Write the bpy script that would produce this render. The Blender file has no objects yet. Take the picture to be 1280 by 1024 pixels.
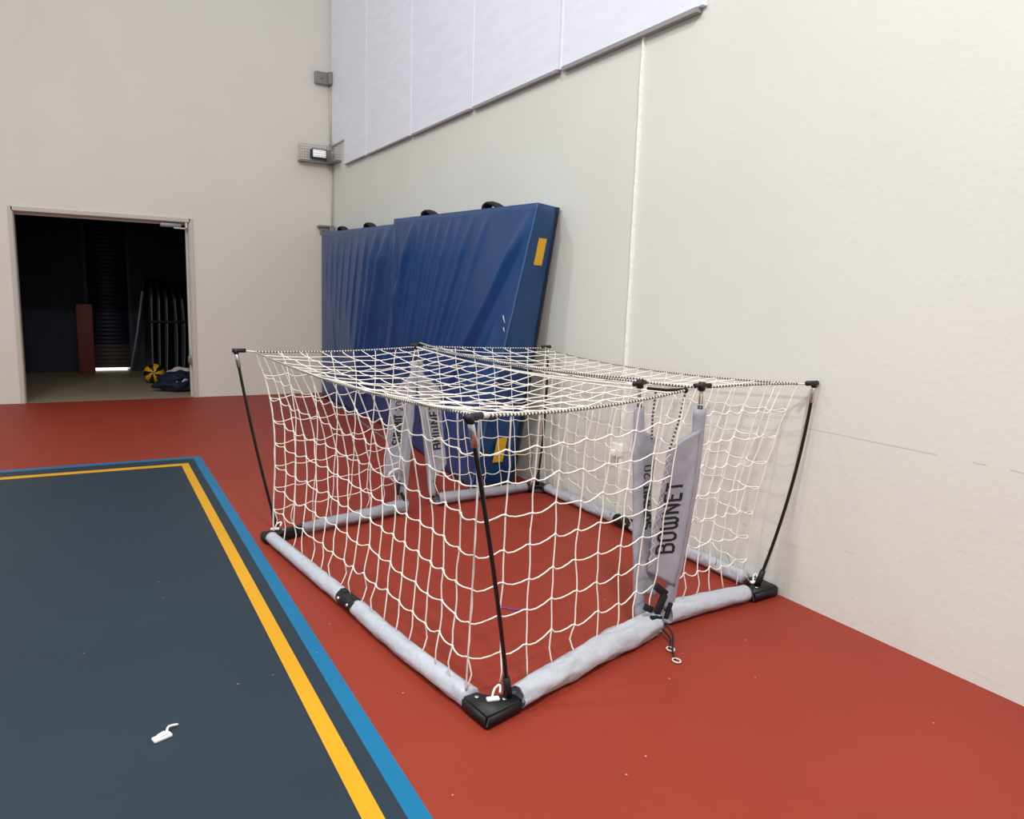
import bpy, bmesh, math, random
from mathutils import Vector, Matrix, noise
V = Vector
random.seed(7)
SC = bpy.context.scene
COL = SC.collection
PI = math.pi

# ------------------------------------------------------------------ camera, world, lamps, exposure
cam_d = bpy.data.cameras.new('camera'); cam = bpy.data.objects.new('camera', cam_d); COL.objects.link(cam)
r_ = V((0.87086579, -0.49045109, 0.03241136)); u_ = V((0.04780958, 0.15015186, 0.98750629)); w_ = V((0.48919016, 0.85843587, -0.15421037))
CAM = V((-3.15074806, -10.9349328, 1.55))
cam.matrix_world = Matrix(((r_.x, u_.x, -w_.x, CAM.x), (r_.y, u_.y, -w_.y, CAM.y), (r_.z, u_.z, -w_.z, CAM.z), (0, 0, 0, 1)))
cam_d.sensor_width = 36; cam_d.sensor_fit = 'HORIZONTAL'; cam_d.lens = 930.975 / 1280 * 36
cam_d.clip_start = 0.02
SC.camera = cam
SC.view_settings.view_transform = 'Standard'; SC.view_settings.look = 'None'
SC.view_settings.gamma = 1; SC.view_settings.use_curve_mapping = False
SC.view_settings.exposure = 0.0

wd = bpy.data.worlds.new('world'); SC.world = wd; wd.use_nodes = True
bg = wd.node_tree.nodes['Background']; bg.inputs[0].default_value = (0.94, 0.97, 1.0, 1); bg.inputs[1].default_value = 0.68

def area(name, loc, size, power, col=(1, .96, .9), target=(-1.5, -7, 0)):
    l = bpy.data.lights.new(name, 'AREA'); l.shape = 'DISK'; l.size = size; l.energy = power; l.color = col
    o = bpy.data.objects.new(name, l); COL.objects.link(o); o.location = loc
    o.rotation_euler = (V(target) - V(loc)).to_track_quat('-Z', 'Y').to_euler()
    return o
area('high_bay_lamp', (-4.6, -4.9, 6.8), .4, 72, (1, .985, .96), (-2, -7, 0))
area('high_bay_lamp', (-6.4, -8.6, 6.8), .4, 170, (1, .985, .96), (-1, -8.5, 0.5))
area('high_bay_lamp', (-3.2, -12.2, 6.8), .6, 370, (1, .985, .96), (-1.9, -11.2, 0))

# ------------------------------------------------------------------ materials
def srgb(r, g, b):
    f = lambda c: (c / 255 / 12.92) if c / 255 <= .04045 else ((c / 255 + .055) / 1.055) ** 2.4
    return (f(r), f(g), f(b), 1)

def mat(name, col, rough=.6, metal=0, var=0.0, vscale=8, bump=0, bscale=60, spec=.5, stretch=None, coat=0):
    m = bpy.data.materials.new(name); m.use_nodes = True
    nt = m.node_tree; b = nt.nodes['Principled BSDF']
    b.inputs['Base Color'].default_value = col; b.inputs['Roughness'].default_value = rough
    b.inputs['Metallic'].default_value = metal; b.inputs['Specular IOR Level'].default_value = spec
    b.inputs['Coat Weight'].default_value = coat
    tc = nt.nodes.new('ShaderNodeTexCoord'); mp = nt.nodes.new('ShaderNodeMapping')
    nt.links.new(tc.outputs['Object'], mp.inputs[0])
    if stretch: mp.inputs['Scale'].default_value = stretch
    n = nt.nodes.new('ShaderNodeTexNoise'); n.inputs['Scale'].default_value = vscale; n.inputs['Detail'].default_value = 5
    nt.links.new(mp.outputs[0], n.inputs['Vector'])
    rp = nt.nodes.new('ShaderNodeMapRange'); rp.inputs[1].default_value = .3; rp.inputs[2].default_value = .7
    rp.inputs[3].default_value = 1 - var; rp.inputs[4].default_value = 1 + var
    nt.links.new(n.outputs[0], rp.inputs[0])
    mx = nt.nodes.new('ShaderNodeVectorMath'); mx.operation = 'SCALE'; mx.inputs[0].default_value = col[:3]
    nt.links.new(rp.outputs[0], mx.inputs['Scale']); nt.links.new(mx.outputs[0], b.inputs['Base Color'])
    if bump:
        n2 = nt.nodes.new('ShaderNodeTexNoise'); n2.inputs['Scale'].default_value = bscale; n2.inputs['Detail'].default_value = 4
        nt.links.new(mp.outputs[0], n2.inputs['Vector'])
        bp = nt.nodes.new('ShaderNodeBump'); bp.inputs['Strength'].default_value = bump; bp.inputs['Distance'].default_value = .01
        nt.links.new(n2.outputs[0], bp.inputs['Height']); nt.links.new(bp.outputs[0], b.inputs['Normal'])
    return m

def wall_mat(name, col, scuff_axis):
    """painted wall with thin scuff marks low down, a faint horizontal joint and soft wear"""
    m = mat(name, col, rough=.75, var=.02, vscale=1.3, bump=.12, bscale=35, spec=.25)
    nt = m.node_tree; b = nt.nodes['Principled BSDF']
    src = b.inputs['Base Color'].links[0].from_socket
    geo = nt.nodes.new('ShaderNodeNewGeometry'); sp = nt.nodes.new('ShaderNodeSeparateXYZ'); nt.links.new(geo.outputs['Position'], sp.inputs[0])
    def M(op, a, c=None, c2=None):
        n = nt.nodes.new('ShaderNodeMath'); n.operation = op
        for i, v in enumerate((a, c, c2)):
            if v is None: continue
            if isinstance(v, (int, float)): n.inputs[i].default_value = v
            else: nt.links.new(v, n.inputs[i])
        return n.outputs[0]
    out = None
    for sc, stretch, th, k, top in ((5, (2.2, 2.2, 14), .71, .30, .75), (9, (6, 6, 9), .72, .38, .5), (2.2, (1, 1, 26), .68, .12, 1.0)):
        mp = nt.nodes.new('ShaderNodeMapping'); mp.inputs['Scale'].default_value = stretch
        mp.inputs['Rotation'].default_value = (.3, .2, 0) if sc != 2.2 else (0, 0, 0)
        nt.links.new(geo.outputs['Position'], mp.inputs[0])
        n = nt.nodes.new('ShaderNodeTexNoise'); n.inputs['Scale'].default_value = sc / 2; n.inputs['Detail'].default_value = 6; n.inputs['Roughness'].default_value = .65
        nt.links.new(mp.outputs[0], n.inputs['Vector'])
        t = M('MULTIPLY', M('SUBTRACT', n.outputs[0], th - .07), 9); t.node.use_clamp = True
        h = M('MULTIPLY', M('SUBTRACT', top, sp.outputs[2]), 2.2); h.node.use_clamp = True
        d = M('SUBTRACT', 1, M('MULTIPLY', M('MULTIPLY', t, h), k))
        out = d if out is None else M('MULTIPLY', out, d)
    # joint line at about 0.92 m, broken by noise
    n = nt.nodes.new('ShaderNodeTexNoise'); n.inputs['Scale'].default_value = 9; nt.links.new(geo.outputs['Position'], n.inputs['Vector'])
    zz = M('ADD', sp.outputs[2], M('MULTIPLY', n.outputs[0], .008))
    ln = M('LESS_THAN', M('ABSOLUTE', M('SUBTRACT', zz, .925)), .0028)
    ln = M('MULTIPLY', ln, M('GREATER_THAN', n.outputs[0], .44 if scuff_axis else 2))
    out = M('MULTIPLY', out, M('SUBTRACT', 1, M('MULTIPLY', ln, .22)))
    mx = nt.nodes.new('ShaderNodeVectorMath'); mx.operation = 'SCALE'
    nt.links.new(src, mx.inputs[0]); nt.links.new(out, mx.inputs['Scale']); nt.links.new(mx.outputs[0], b.inputs['Base Color'])
    return m

def floor_mat(name, col, rough, speck=.0):
    m = mat(name, col, rough=rough, var=.05, vscale=1.5, bump=.05, bscale=90, spec=.22)
    nt = m.node_tree; b = nt.nodes['Principled BSDF']; src = b.inputs['Base Color'].links[0].from_socket
    geo = nt.nodes.new('ShaderNodeNewGeometry')
    vo = nt.nodes.new('ShaderNodeTexVoronoi'); vo.inputs['Scale'].default_value = 9
    nt.links.new(geo.outputs['Position'], vo.inputs['Vector'])
    lt = nt.nodes.new('ShaderNodeMath'); lt.operation = 'LESS_THAN'; lt.inputs[1].default_value = .036
    nt.links.new(vo.outputs['Distance'], lt.inputs[0])
    sc = nt.nodes.new('ShaderNodeSeparateColor'); nt.links.new(vo.outputs['Color'], sc.inputs[0])
    g = nt.nodes.new('ShaderNodeMath'); g.operation = 'GREATER_THAN'; g.inputs[1].default_value = .6; nt.links.new(sc.outputs[0], g.inputs[0])
    mu = nt.nodes.new('ShaderNodeMath'); mu.operation = 'MULTIPLY'; nt.links.new(lt.outputs[0], mu.inputs[0]); nt.links.new(g.outputs[0], mu.inputs[1])
    mu2 = nt.nodes.new('ShaderNodeMath'); mu2.operation = 'MULTIPLY'; mu2.inputs[1].default_value = speck; nt.links.new(mu.outputs[0], mu2.inputs[0])
    mix = nt.nodes.new('ShaderNodeMix'); mix.data_type = 'RGBA'; mix.inputs[7].default_value = srgb(225, 205, 185)
    nt.links.new(mu2.outputs[0], mix.inputs[0]); nt.links.new(src, mix.inputs[6]); nt.links.new(mix.outputs[2], b.inputs['Base Color'])
    return m

M_ = {
 'wall_r': wall_mat('painted_wall', srgb(223, 224, 217), 1),
 'wall_b': wall_mat('painted_wall_warm', srgb(231, 225, 216), 0),
 'seam': mat('white_sealant', srgb(240, 238, 228), .6, var=.08, vscale=30, bump=.5, bscale=50),
 'cladding': mat('white_cladding', srgb(236, 239, 250), .5, var=.03, vscale=3, bump=.15, bscale=4, stretch=(1, 1, 5)),
 'flashing': mat('grey_flashing', srgb(150, 148, 150), .5),
 'red': floor_mat('red_court_paint', srgb(146, 55, 39), .55, .5),
 'slate': floor_mat('slate_court_paint', srgb(41, 54, 65), .55, .35),
 'yellow': floor_mat('yellow_line_paint', srgb(218, 160, 30), .5, .1),
 'blue': floor_mat('blue_line_paint', srgb(20, 112, 156), .5, .3),
 'beige': floor_mat('beige_store_floor', srgb(150, 135, 112), .6, .0),
 'vinyl': mat('blue_vinyl', srgb(8, 62, 118), .38, var=.08, vscale=3, bump=.2, bscale=7, spec=.6),
 'vinyl_side': mat('blue_vinyl_side', srgb(10, 60, 108), .38, var=.06, vscale=6, bump=.8, bscale=9, spec=.5),
 'black_back': mat('black_mat_backing', srgb(26, 28, 32), .7, var=.1),
 'piping': mat('blue_piping', srgb(55, 98, 150), .5),
 'strap': mat('black_webbing', srgb(16, 17, 22), .8, bump=.4, bscale=200),
 'tag': mat('yellow_tag', srgb(224, 172, 20), .5, var=.06, vscale=40),
 'sleeve': mat('silver_grey_nylon', srgb(188, 193, 202), .36, var=.04, vscale=10, bump=.8, bscale=22, spec=.6),
 'sleeve_dark': mat('grey_nylon', srgb(156, 158, 168), .5, var=.04, vscale=9, bump=.35, bscale=26, spec=.45),
 'black': mat('black_plastic', srgb(18, 19, 21), .55, var=.1),
 'black_rod': mat('black_fibreglass', srgb(14, 15, 17), .3, spec=.6),
 'ink': mat('black_print', srgb(16, 17, 24), .6),
 'steel': mat('steel', srgb(200, 200, 198), .25, metal=.9),
 'net': mat('white_net_cord', srgb(248, 244, 234), .7, var=.05, vscale=60),
 'rope_w': mat('white_rope', srgb(228, 224, 214), .8, bump=.5, bscale=300),
 'rope_b': mat('black_rope_fleck', srgb(62, 58, 58), .8),
 'white': mat('white_plastic', srgb(244, 244, 240), .4),
 'cage': mat('galvanised_wire', srgb(140, 138, 136), .4, metal=.5),
 'frame': mat('cream_frame', srgb(205, 198, 186), .5, var=.04),
 'conduit': mat('cream_conduit', srgb(214, 208, 194), .5, var=.08, vscale=20),
 'shade_dark_wall': mat('shade_dark_store_wall', srgb(36, 44, 56), .8, var=.1),  # gloom of the unlit store put into the base colour, not its paint
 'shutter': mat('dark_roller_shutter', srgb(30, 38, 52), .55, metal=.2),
 'shutter_low': mat('brown_grey_shutter_slats', srgb(70, 62, 58), .6),
 'rust': mat('red_brown_paint', srgb(110, 40, 28), .6, var=.1),
 'board': mat('black_board', srgb(14, 15, 17), .6, var=.1),
 'board_edge': mat('grey_board_edge', srgb(120, 122, 122), .6),
 'ball_y': mat('yellow_ball', srgb(226, 172, 22), .5),
 'navy': mat('navy_cloth', srgb(13, 19, 50), .8, var=.15, vscale=10, bump=.6, bscale=14),
 'pink': mat('pale_cloth', srgb(214, 196, 190), .85, var=.08, bump=.5, bscale=12),
 'purple': mat('purple_string', srgb(110, 80, 170), .6),
}
em = bpy.data.materials.new('daylight'); em.use_nodes = True
bb = em.node_tree.nodes['Principled BSDF']; bb.inputs['Base Color'].default_value = (.8, .8, .8, 1)
bb.inputs['Emission Color'].default_value = (1, .99, .95, 1); bb.inputs['Emission Strength'].default_value = 1.4
M_['daylight'] = em
le = mat('white_lens', srgb(250, 250, 250), .3); le.node_tree.nodes['Principled BSDF'].inputs['Emission Color'].default_value = (1, 1, 1, 1); le.node_tree.nodes['Principled BSDF'].inputs['Emission Strength'].default_value = .45; M_['lens'] = le

# ------------------------------------------------------------------ helpers
def tag(o, label=None, cat=None, group=None, kind=None):
    if label: o['label'] = label
    if cat: o['category'] = cat
    if group: o['group'] = group
    if kind: o['kind'] = kind
    return o

def obj(name, bm, mats, parent=None, smooth=True, merge=False):
    if merge: bmesh.ops.remove_doubles(bm, verts=bm.verts, dist=1e-5)
    bmesh.ops.recalc_face_normals(bm, faces=bm.faces)
    me = bpy.data.meshes.new(name); bm.to_mesh(me); bm.free()
    if not isinstance(mats, (list, tuple)): mats = [mats]
    for m in mats: me.materials.append(M_[m])
    for p in me.polygons: p.use_smooth = smooth
    o = bpy.data.objects.new(name, me); COL.objects.link(o)
    if parent:
        o.parent = parent
        o.matrix_parent_inverse = Matrix.Translation(parent.location).inverted()
    return o

def islands(name, bm, mats, parent=None, smooth=True):
    """one object per separate piece"""
    bm.verts.ensure_lookup_table(); seen = set(); out = []; groups = []
    for v in bm.verts:
        if v in seen: continue
        st = [v]; seen.add(v); g = []
        while st:
            a = st.pop(); g.append(a)
            for e in a.link_edges:
                b = e.other_vert(a)
                if b not in seen: seen.add(b); st.append(b)
        groups.append(g)
    for g in groups:
        ix = {v: i for i, v in enumerate(g)}; nb = bmesh.new(); nv = [nb.verts.new(v.co) for v in g]
        for f in {f for v in g for f in v.link_faces}: nb.faces.new([nv[ix[v]] for v in f.verts]).material_index = f.material_index
        out.append(obj(name, nb, mats, parent, smooth))
    bm.free(); return out

def empty(name, loc, label, cat, group=None):
    o = bpy.data.objects.new(name, None); COL.objects.link(o); o.location = loc; o.empty_display_size = .1
    return tag(o, label, cat, group)

def box(bm, lo, hi, mi=0, bev=0):
    lo, hi = V(lo), V(hi)
    vs = [bm.verts.new((x, y, z)) for x in (lo.x, hi.x) for y in (lo.y, hi.y) for z in (lo.z, hi.z)]
    fs = []
    for q in ((0, 1, 3, 2), (4, 6, 7, 5), (0, 4, 5, 1), (2, 3, 7, 6), (0, 2, 6, 4), (1, 5, 7, 3)):
        f = bm.faces.new([vs[i] for i in q]); f.material_index = mi; fs.append(f)
    if bev:
        es = list({e for f in fs for e in f.edges})
        r = bmesh.ops.bevel(bm, geom=es, offset=bev, segments=2, affect='EDGES', profile=.5)
        for f in r['faces']: f.material_index = mi
    return fs

def obox(bm, c, ax, ay, az, sx, sy, sz, mi=0, bev=0):
    """box centred at c with axes"""
    b2 = bmesh.new(); box(b2, (-sx / 2, -sy / 2, -sz / 2), (sx / 2, sy / 2, sz / 2), mi, bev)
    ax, ay, az = V(ax).normalized(), V(ay).normalized(), V(az).normalized()
    Mx = Matrix(((ax.x, ay.x, az.x, c[0]), (ax.y, ay.y, az.y, c[1]), (ax.z, ay.z, az.z, c[2]), (0, 0, 0, 1)))
    b2.transform(Mx); me = bpy.data.meshes.new('t'); b2.to_mesh(me); b2.free(); bm.from_mesh(me); bpy.data.meshes.remove(me)

def tube(bm, pts, r, n=8, mi=0, caps=True, alt=None, flat=None):
    """sweep; r float or list; alt=(i,j) alternate material per ring segment; flat=(wide,tall) multiplies"""
    pts = [V(p) for p in pts]; k = len(pts)
    rs = r if isinstance(r, (list, tuple)) else [r] * k
    t0 = (pts[1] - pts[0]).normalized()
    nrm = t0.cross(V((0, 0, 1)))
    if nrm.length < .05: nrm = V((1, 0, 0))
    nrm.normalize(); rings = []
    for i in range(k):
        t = (pts[min(i + 1, k - 1)] - pts[max(i - 1, 0)])
        if t.length < 1e-9: t = t0
        t.normalize(); nrm = (nrm - t * nrm.dot(t))
        if nrm.length < 1e-6: nrm = t.orthogonal()
        nrm.normalize(); b = t.cross(nrm)
        fx, fy = flat or (1, 1)
        rings.append([bm.verts.new(pts[i] + nrm * (math.cos(2 * PI * a / n) * rs[i] * fx) + b * (math.sin(2 * PI * a / n) * rs[i] * fy)) for a in range(n)])
    for i in range(k - 1):
        m_ = mi if alt is None else alt[i % len(alt)]
        for a in range(n):
            f = bm.faces.new((rings[i][a], rings[i][(a + 1) % n], rings[i + 1][(a + 1) % n], rings[i + 1][a])); f.material_index = m_
    if caps:
        for rg in (rings[0], rings[-1]):
            f = bm.faces.new(rg); f.material_index = mi if alt is None else alt[0]

def line(a, b, n=12, bow=(0, 0, 0), peak=.5):
    a, b, bow = V(a), V(b), V(bow); out = []
    for i in range(n + 1):
        t = i / n
        tt = t ** (math.log(.5) / math.log(peak))
        out.append(a.lerp(b, t) + bow * (4 * tt * (1 - tt)))
    return out

def smooth_path(pts, per=6):
    pts = [V(p) for p in pts]; out = []
    for i in range(len(pts) - 1):
        p0 = pts[max(i - 1, 0)]; p1 = pts[i]; p2 = pts[i + 1]; p3 = pts[min(i + 2, len(pts) - 1)]
        for j in range(per):
            t = j / per
            out.append(.5 * ((2 * p1) + (-p0 + p2) * t + (2 * p0 - 5 * p1 + 4 * p2 - p3) * t * t + (-p0 + 3 * p1 - 3 * p2 + p3) * t ** 3))
    out.append(pts[-1]); return out

def ball(bm, c, r, mi=0, seg=10, scale=(1, 1, 1)):
    b2 = bmesh.new(); bmesh.ops.create_uvsphere(b2, u_segments=seg, v_segments=max(6, seg // 2 + 2), radius=r)
    for v in b2.verts: v.co = V((v.co.x * scale[0], v.co.y * scale[1], v.co.z * scale[2])) + V(c)
    for f in b2.faces: f.material_index = mi
    me = bpy.data.meshes.new('t'); b2.to_mesh(me); b2.free(); bm.from_mesh(me); bpy.data.meshes.remove(me)

# ------------------------------------------------------------------ room shell
def struct(name, bm, mats, smooth=False):
    return tag(obj(name, bm, mats, smooth=smooth), kind='structure')

BX, BY, YX, YY = -2.33, -3.816, -2.456, -4.062      # court line outer edges
xs = [-14, YX - .062, YX, BX - .066, BX, 0.2]; ys = [-16, YY - .085, YY, BY - .075, BY, 0]
bm = bmesh.new()
for i in range(5):
    for j in range(5):
        lay = min(4 - i if i < 4 else 0, 4 - j if j < 4 else 0)
        mi = {0: 0, 1: 1, 2: 2, 3: 3, 4: 2}[lay]   # red, blue, slate, yellow, slate
        a = [bm.verts.new(p) for p in ((xs[i], ys[j], 0), (xs[i + 1], ys[j], 0), (xs[i + 1], ys[j + 1], 0), (xs[i], ys[j + 1], 0))]
        bm.faces.new(a).material_index = mi
bmesh.ops.remove_doubles(bm, verts=bm.verts, dist=1e-5)
struct('floor', bm, ['red', 'blue', 'slate', 'yellow'])
bm = bmesh.new(); box(bm, (-6.2, 0, -.05), (-1.2, 3.9, 0)); struct('floor', bm, 'beige')

DX0, DX1, DZ, TH = -3.9, -1.921, 2.351, .24
bm = bmesh.new()
box(bm, (-14, 0, 0), (DX0, TH, 7)); box(bm, (DX1, 0, 0), (0.25, TH, 7)); box(bm, (DX0, 0, DZ), (DX1, TH, 7))
struct('wall_back', bm, 'wall_b')
bm = bmesh.new(); box(bm, (0, -16, 0), (.25, 0, 7)); struct('wall_right', bm, 'wall_r')
# white sealed seam down the right wall
bm = bmesh.new()
pts = [V((-.004, -6.955 + .006 * noise.noise(V((0, 0, z * 3))), z)) for z in [i * .07 for i in range(0, 100)]]
rs = [.024 + .006 * noise.noise(V((3, 1, p.z * 4))) for p in pts]
tube(bm, pts, rs, 8, flat=(1, .35)); struct('trim_1', bm, 'seam', True)
# door frame
bm = bmesh.new()
box(bm, (DX1 - .012, -.012, 0), (DX1 + .035, .02, DZ + .035)); box(bm, (DX0 - .035, -.012, 0), (DX0 + .012, .02, DZ + .035))
box(bm, (DX0, -.012, DZ - .012), (DX1, .02, DZ + .035))
box(bm, (DX1 - .022, .02, 0), (DX1, TH + .01, DZ)); box(bm, (DX0, .02, 0), (DX0 + .022, TH + .01, DZ)); box(bm, (DX0, .02, DZ - .022), (DX1, TH + .01, DZ))
box(bm, (DX0, .10, DZ - .05), (DX1 - .02, .15, DZ - .02)); box(bm, (DX1 - .05, .10, 0), (DX1 - .02, .15, DZ - .02))
struct('trim_2', bm, 'frame')

# store room beyond the doorway
bm = bmesh.new(); SY = 3.55
box(bm, (-1.35, TH, 0), (-1.2, 3.9, 3)); struct('wall_store_right', bm, 'shade_dark_wall')
bm = bmesh.new(); box(bm, (-6.2, TH, 0), (-6.0, 3.9, 3)); struct('wall_store_left', bm, 'shade_dark_wall')
bm = bmesh.new(); box(bm, (-2.52, SY, 0), (-1.2, SY + .2, 3)); box(bm, (-6.2, SY, 0), (-3.2, SY + .2, 3)); box(bm, (-3.2, SY, 2.6), (-2.52, SY + .2, 3)); struct('wall_store_back', bm, 'shade_dark_wall')
bm = bmesh.new(); box(bm, (-6.2, TH, 3), (-1.2, 3.9, 3.1)); struct('ceiling', bm, 'shade_dark_wall')

# roller shutter at the back of the store
root = empty('roller_shutter', (-2.86, SY, 0), 'dark slatted roller shutter closing the back of the store room', 'shutter')
bm = bmesh.new()
z = .06
while z < 2.6:
    mi = 1 if z < .42 else 0
    tube(bm, [(-3.2, SY + .06, z + .03), (-2.52, SY + .06, z + .03)], .034, 10, mi, flat=(.45, 1)); z += .068
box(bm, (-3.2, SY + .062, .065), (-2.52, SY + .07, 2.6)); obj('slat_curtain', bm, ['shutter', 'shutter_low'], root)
bm = bmesh.new()
for x in (-3.2, -2.55): box(bm, (x, SY - .03, 0), (x + .05, SY + .02, 2.6))
islands('guide_rail', bm, 'shutter', root, smooth=False)
bm = bmesh.new(); box(bm, (-3.1, SY + .12, 0.005), (-2.6, SY + .16, .062)); o = obj('daylight_gap', bm, 'daylight', root)
tag(o, 'bright strip of daylight under the shutter')
bm = bmesh.new(); box(bm, (-3.33, SY - .35, 0), (-3.09, SY - .07, 1.15), bev=.01); tag(obj('painted_cabinet', bm, 'rust'), 'red-brown painted cabinet standing left of the roller shutter', 'cabinet')

# ------------------------------------------------------------------ upper wall cladding panels
edges = [-.66, -1.574, -3.066, -4.549, -6.02, -7.50, -8.98, -10.4]
place = ['white wall cladding panel high on right wall, narrowest one beside the corner', 'white wall cladding panel high on right wall, second from the corner',
         'white wall cladding panel high on right wall, third from the corner', 'white wall cladding panel high on right wall, fourth from the corner above the crash mats',
         'white wall cladding panel high on right wall, fifth from the corner', 'white wall cladding panel high on right wall, sixth from the corner', 'white wall cladding panel high on right wall, seventh from the corner']
for i in range(5):
    y1, y0 = edges[i], edges[i + 1]
    root = empty('cladding_panel', (-.02, (y0 + y1) / 2, 3.195), place[i], 'wall panel', 'cladding panels on the upper right wall')
    bm = bmesh.new(); box(bm, (-.035, y0 + (.034 if i < 4 else 0), 3.20), (-.001, y1 - .004, 6.9), bev=.004); 
    if i == 0:
        bm.free(); bm = bmesh.new(); ol = [(y0 + .034, 3.20), (y1, 3.20), (y1, 3.53), (-.07, 3.53), (-.07, 6.9), (y0 + .034, 6.9)]
        A = [bm.verts.new((-.035, a, b)) for a, b in ol]; B = [bm.verts.new((-.001, a, b)) for a, b in ol]; bm.faces.new(A); bm.faces.new(B)
        for q in range(6): bm.faces.new((A[q], A[(q + 1) % 6], B[(q + 1) % 6], B[q]))
    obj('sheet', bm, 'cladding', root, smooth=False)
    bm = bmesh.new(); dz = .006 + .004 * i
    box(bm, (-.046, y0 + .04, 3.195 - dz), (-.001, y1 - .03, 3.20)); obj('bottom_flashing', bm, 'flashing', root, smooth=False)
    if i:
        bm = bmesh.new(); box(bm, (-.040, y1 - .014, 3.19), (-.001, y1 + .016, 6.9), bev=.003); obj('cover_strip', bm, 'cladding', root, smooth=False)

# ------------------------------------------------------------------ corner conduit and caged boxes
bm = bmesh.new(); tube(bm, [(-.03, -.035, z) for z in (2.42, 3.0, 3.3)], .012, 8); tube(bm, [(-.035, -.03, z) for z in (3.48, 4.0, 4.4)], .02, 8)
tag(obj('conduit', bm, 'conduit'), 'thin cream conduit running up the corner between the walls', 'pipe')
root = empty('caged_light', (-.2, -.2, 3.3), 'small white box light behind a wire cage high in the corner', 'light')
bm = bmesh.new()
# cage: bent panel along back wall then along right wall
x0, x1 = -.50, -.02; zlo, zhi = 3.29, 3.50; d = .13
for z in [zlo + (zhi - zlo) * k / 6 for k in range(7)]:
    tube(bm, [(x0, -.005, z), (x0, -d, z), (-d, -d - .02, z), (-d, -.42, z), (-.005, -.42, z)], .002, 5)
for k in range(12): tube(bm, [(x0 + (-d - x0) * k / 11, -d - .005, zlo), (x0 + (-d - x0) * k / 11, -d - .005, zhi)], .002, 5)
for k in range(7): tube(bm, [(-d, -.13 - .29 * k / 6, zlo), (-d, -.13 - .29 * k / 6, zhi)], .002, 5)
obj('wire_cage', bm, 'cage', root)
bm = bmesh.new(); box(bm, (x0, -d, zlo - .02), (-.01, -.002, zlo), bev=.003); box(bm, (-d, -.43, zlo - .02), (-.002, -.1, zlo)); obj('shelf_bracket', bm, 'cage', root, smooth=False)
bm = bmesh.new(); box(bm, (-.33, -.12, 3.33), (-.12, -.004, 3.46), bev=.012); obj('light_body', bm, 'black', root); bm = bmesh.new(); box(bm, (-.315, -.127, 3.345), (-.135, -.119, 3.445), bev=.004); tag(obj('lens', bm, 'lens', root), 'bright white lens')
bm = bmesh.new(); box(bm, (-.235, -.122, 3.37), (-.215, -.108, 3.40)); box(bm, (-.12, -.1, 3.31), (-.05, -.01, 3.46)); islands('end_box', bm, 'cage', root, smooth=False)
for nm, z0, z1, lb in (('wall_bracket', 4.34, 4.50, 'grey steel angle bracket at the top of the corner conduit'), ('wall_bracket', 2.30, 2.41, 'grey steel angle bracket in the corner behind the left crash mat')):
    bm = bmesh.new(); box(bm, (-.26 if z0 > 4 else -.2, -.08, z0), (-.02, -.002, z1), bev=.006); box(bm, (-.09, -.14, z0), (-.02, -.08, z1), bev=.006)
    if z0 < 4: box(bm, (-.24, -.12, z1 - .015), (-.03, -.002, z1 + .01), bev=.003)
    ball(bm, (-.17, -.082, (z0 + z1) / 2), .02)
    tag(obj(nm, bm, 'cage', smooth=False), lb, 'bracket', 'steel brackets in the corner')

# ------------------------------------------------------------------ door closer and jamb plate
root = empty('door_closer', (-2.1, -.02, 2.33), 'grey metal door closer fixed under the doorway head', 'door closer')
bm = bmesh.new(); box(bm, (-2.28, .02, 2.262), (-2.02, .085, 2.318), bev=.008); obj('body', bm, 'cage', root)
bm = bmesh.new(); box(bm, (-2.12, .0, 2.248), (-1.95, .02, 2.262)); box(bm, (-1.98, .0, 2.25), (-1.955, .05, 2.33)); obj('arm', bm, 'steel', root, smooth=False)
root = empty('door_latch', (-1.95, .05, .5), 'small metal latch plate low on the door jamb', 'latch')
bm = bmesh.new(); box(bm, (-1.958, .03, .42), (-1.943, .09, .66), bev=.003); obj('plate', bm, 'steel', root)
bm = bmesh.new(); box(bm, (-1.995, .045, .46), (-1.955, .075, .56), bev=.008); obj('bolt', bm, 'cage', root)

# ------------------------------------------------------------------ store room contents
names = ['the leftmost by the pale pole', 'second from the pole', 'third from the pole', 'fourth from the pole', 'fifth from the pole', 'the rightmost by the jamb']
for k in range(6):
    root = empty('folded_board', (-2.2 + .105 * k, 2.9, 0), 'tall black board stored upright beyond the doorway, ' + names[k], 'board', 'black boards stacked upright in the store room')
    x = -2.27 + .095 * k; H_ = 1.62 - .035 * k; lean = .10
    outl = [(2.0, 0)] + [(2.0 + .45 - .45 * math.cos(a), H_ - .40 + .40 * math.sin(a)) for a in [PI / 2 * q / 8 for q in range(9)]] + [(2.95 + .45 * math.sin(a), H_ - .40 + .40 * math.cos(a)) for a in [PI / 2 * q / 8 for q in range(9)]] + [(3.4, 0)]
    f_ = lambda y, z, dx: (x + dx + lean * (1 - z / 1.7) * (-.4 if k < 3 else .1) + .05 * math.sin(z / 1.6 * PI) * (k - 1) / 3, y, z + .002)
    bm = bmesh.new(); A = [bm.verts.new(f_(y, z, -.018)) for y, z in outl]; B = [bm.verts.new(f_(y, z, .018)) for y, z in outl]
    bm.faces.new(A); bm.faces.new(B)
    for q in range(len(A)): bm.faces.new((A[q], A[(q + 1) % len(A)], B[(q + 1) % len(A)], B[q]))
    obj('board_body', bm, 'board', root, smooth=False)
    bm = bmesh.new(); zz = [.05 + 1.25 * q / 16 for q in range(17)]
    tube(bm, [V(f_(1.995, z, .010)) for z in zz], .0065, 5); obj('edge_strip', bm, 'board_edge', root)
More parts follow.
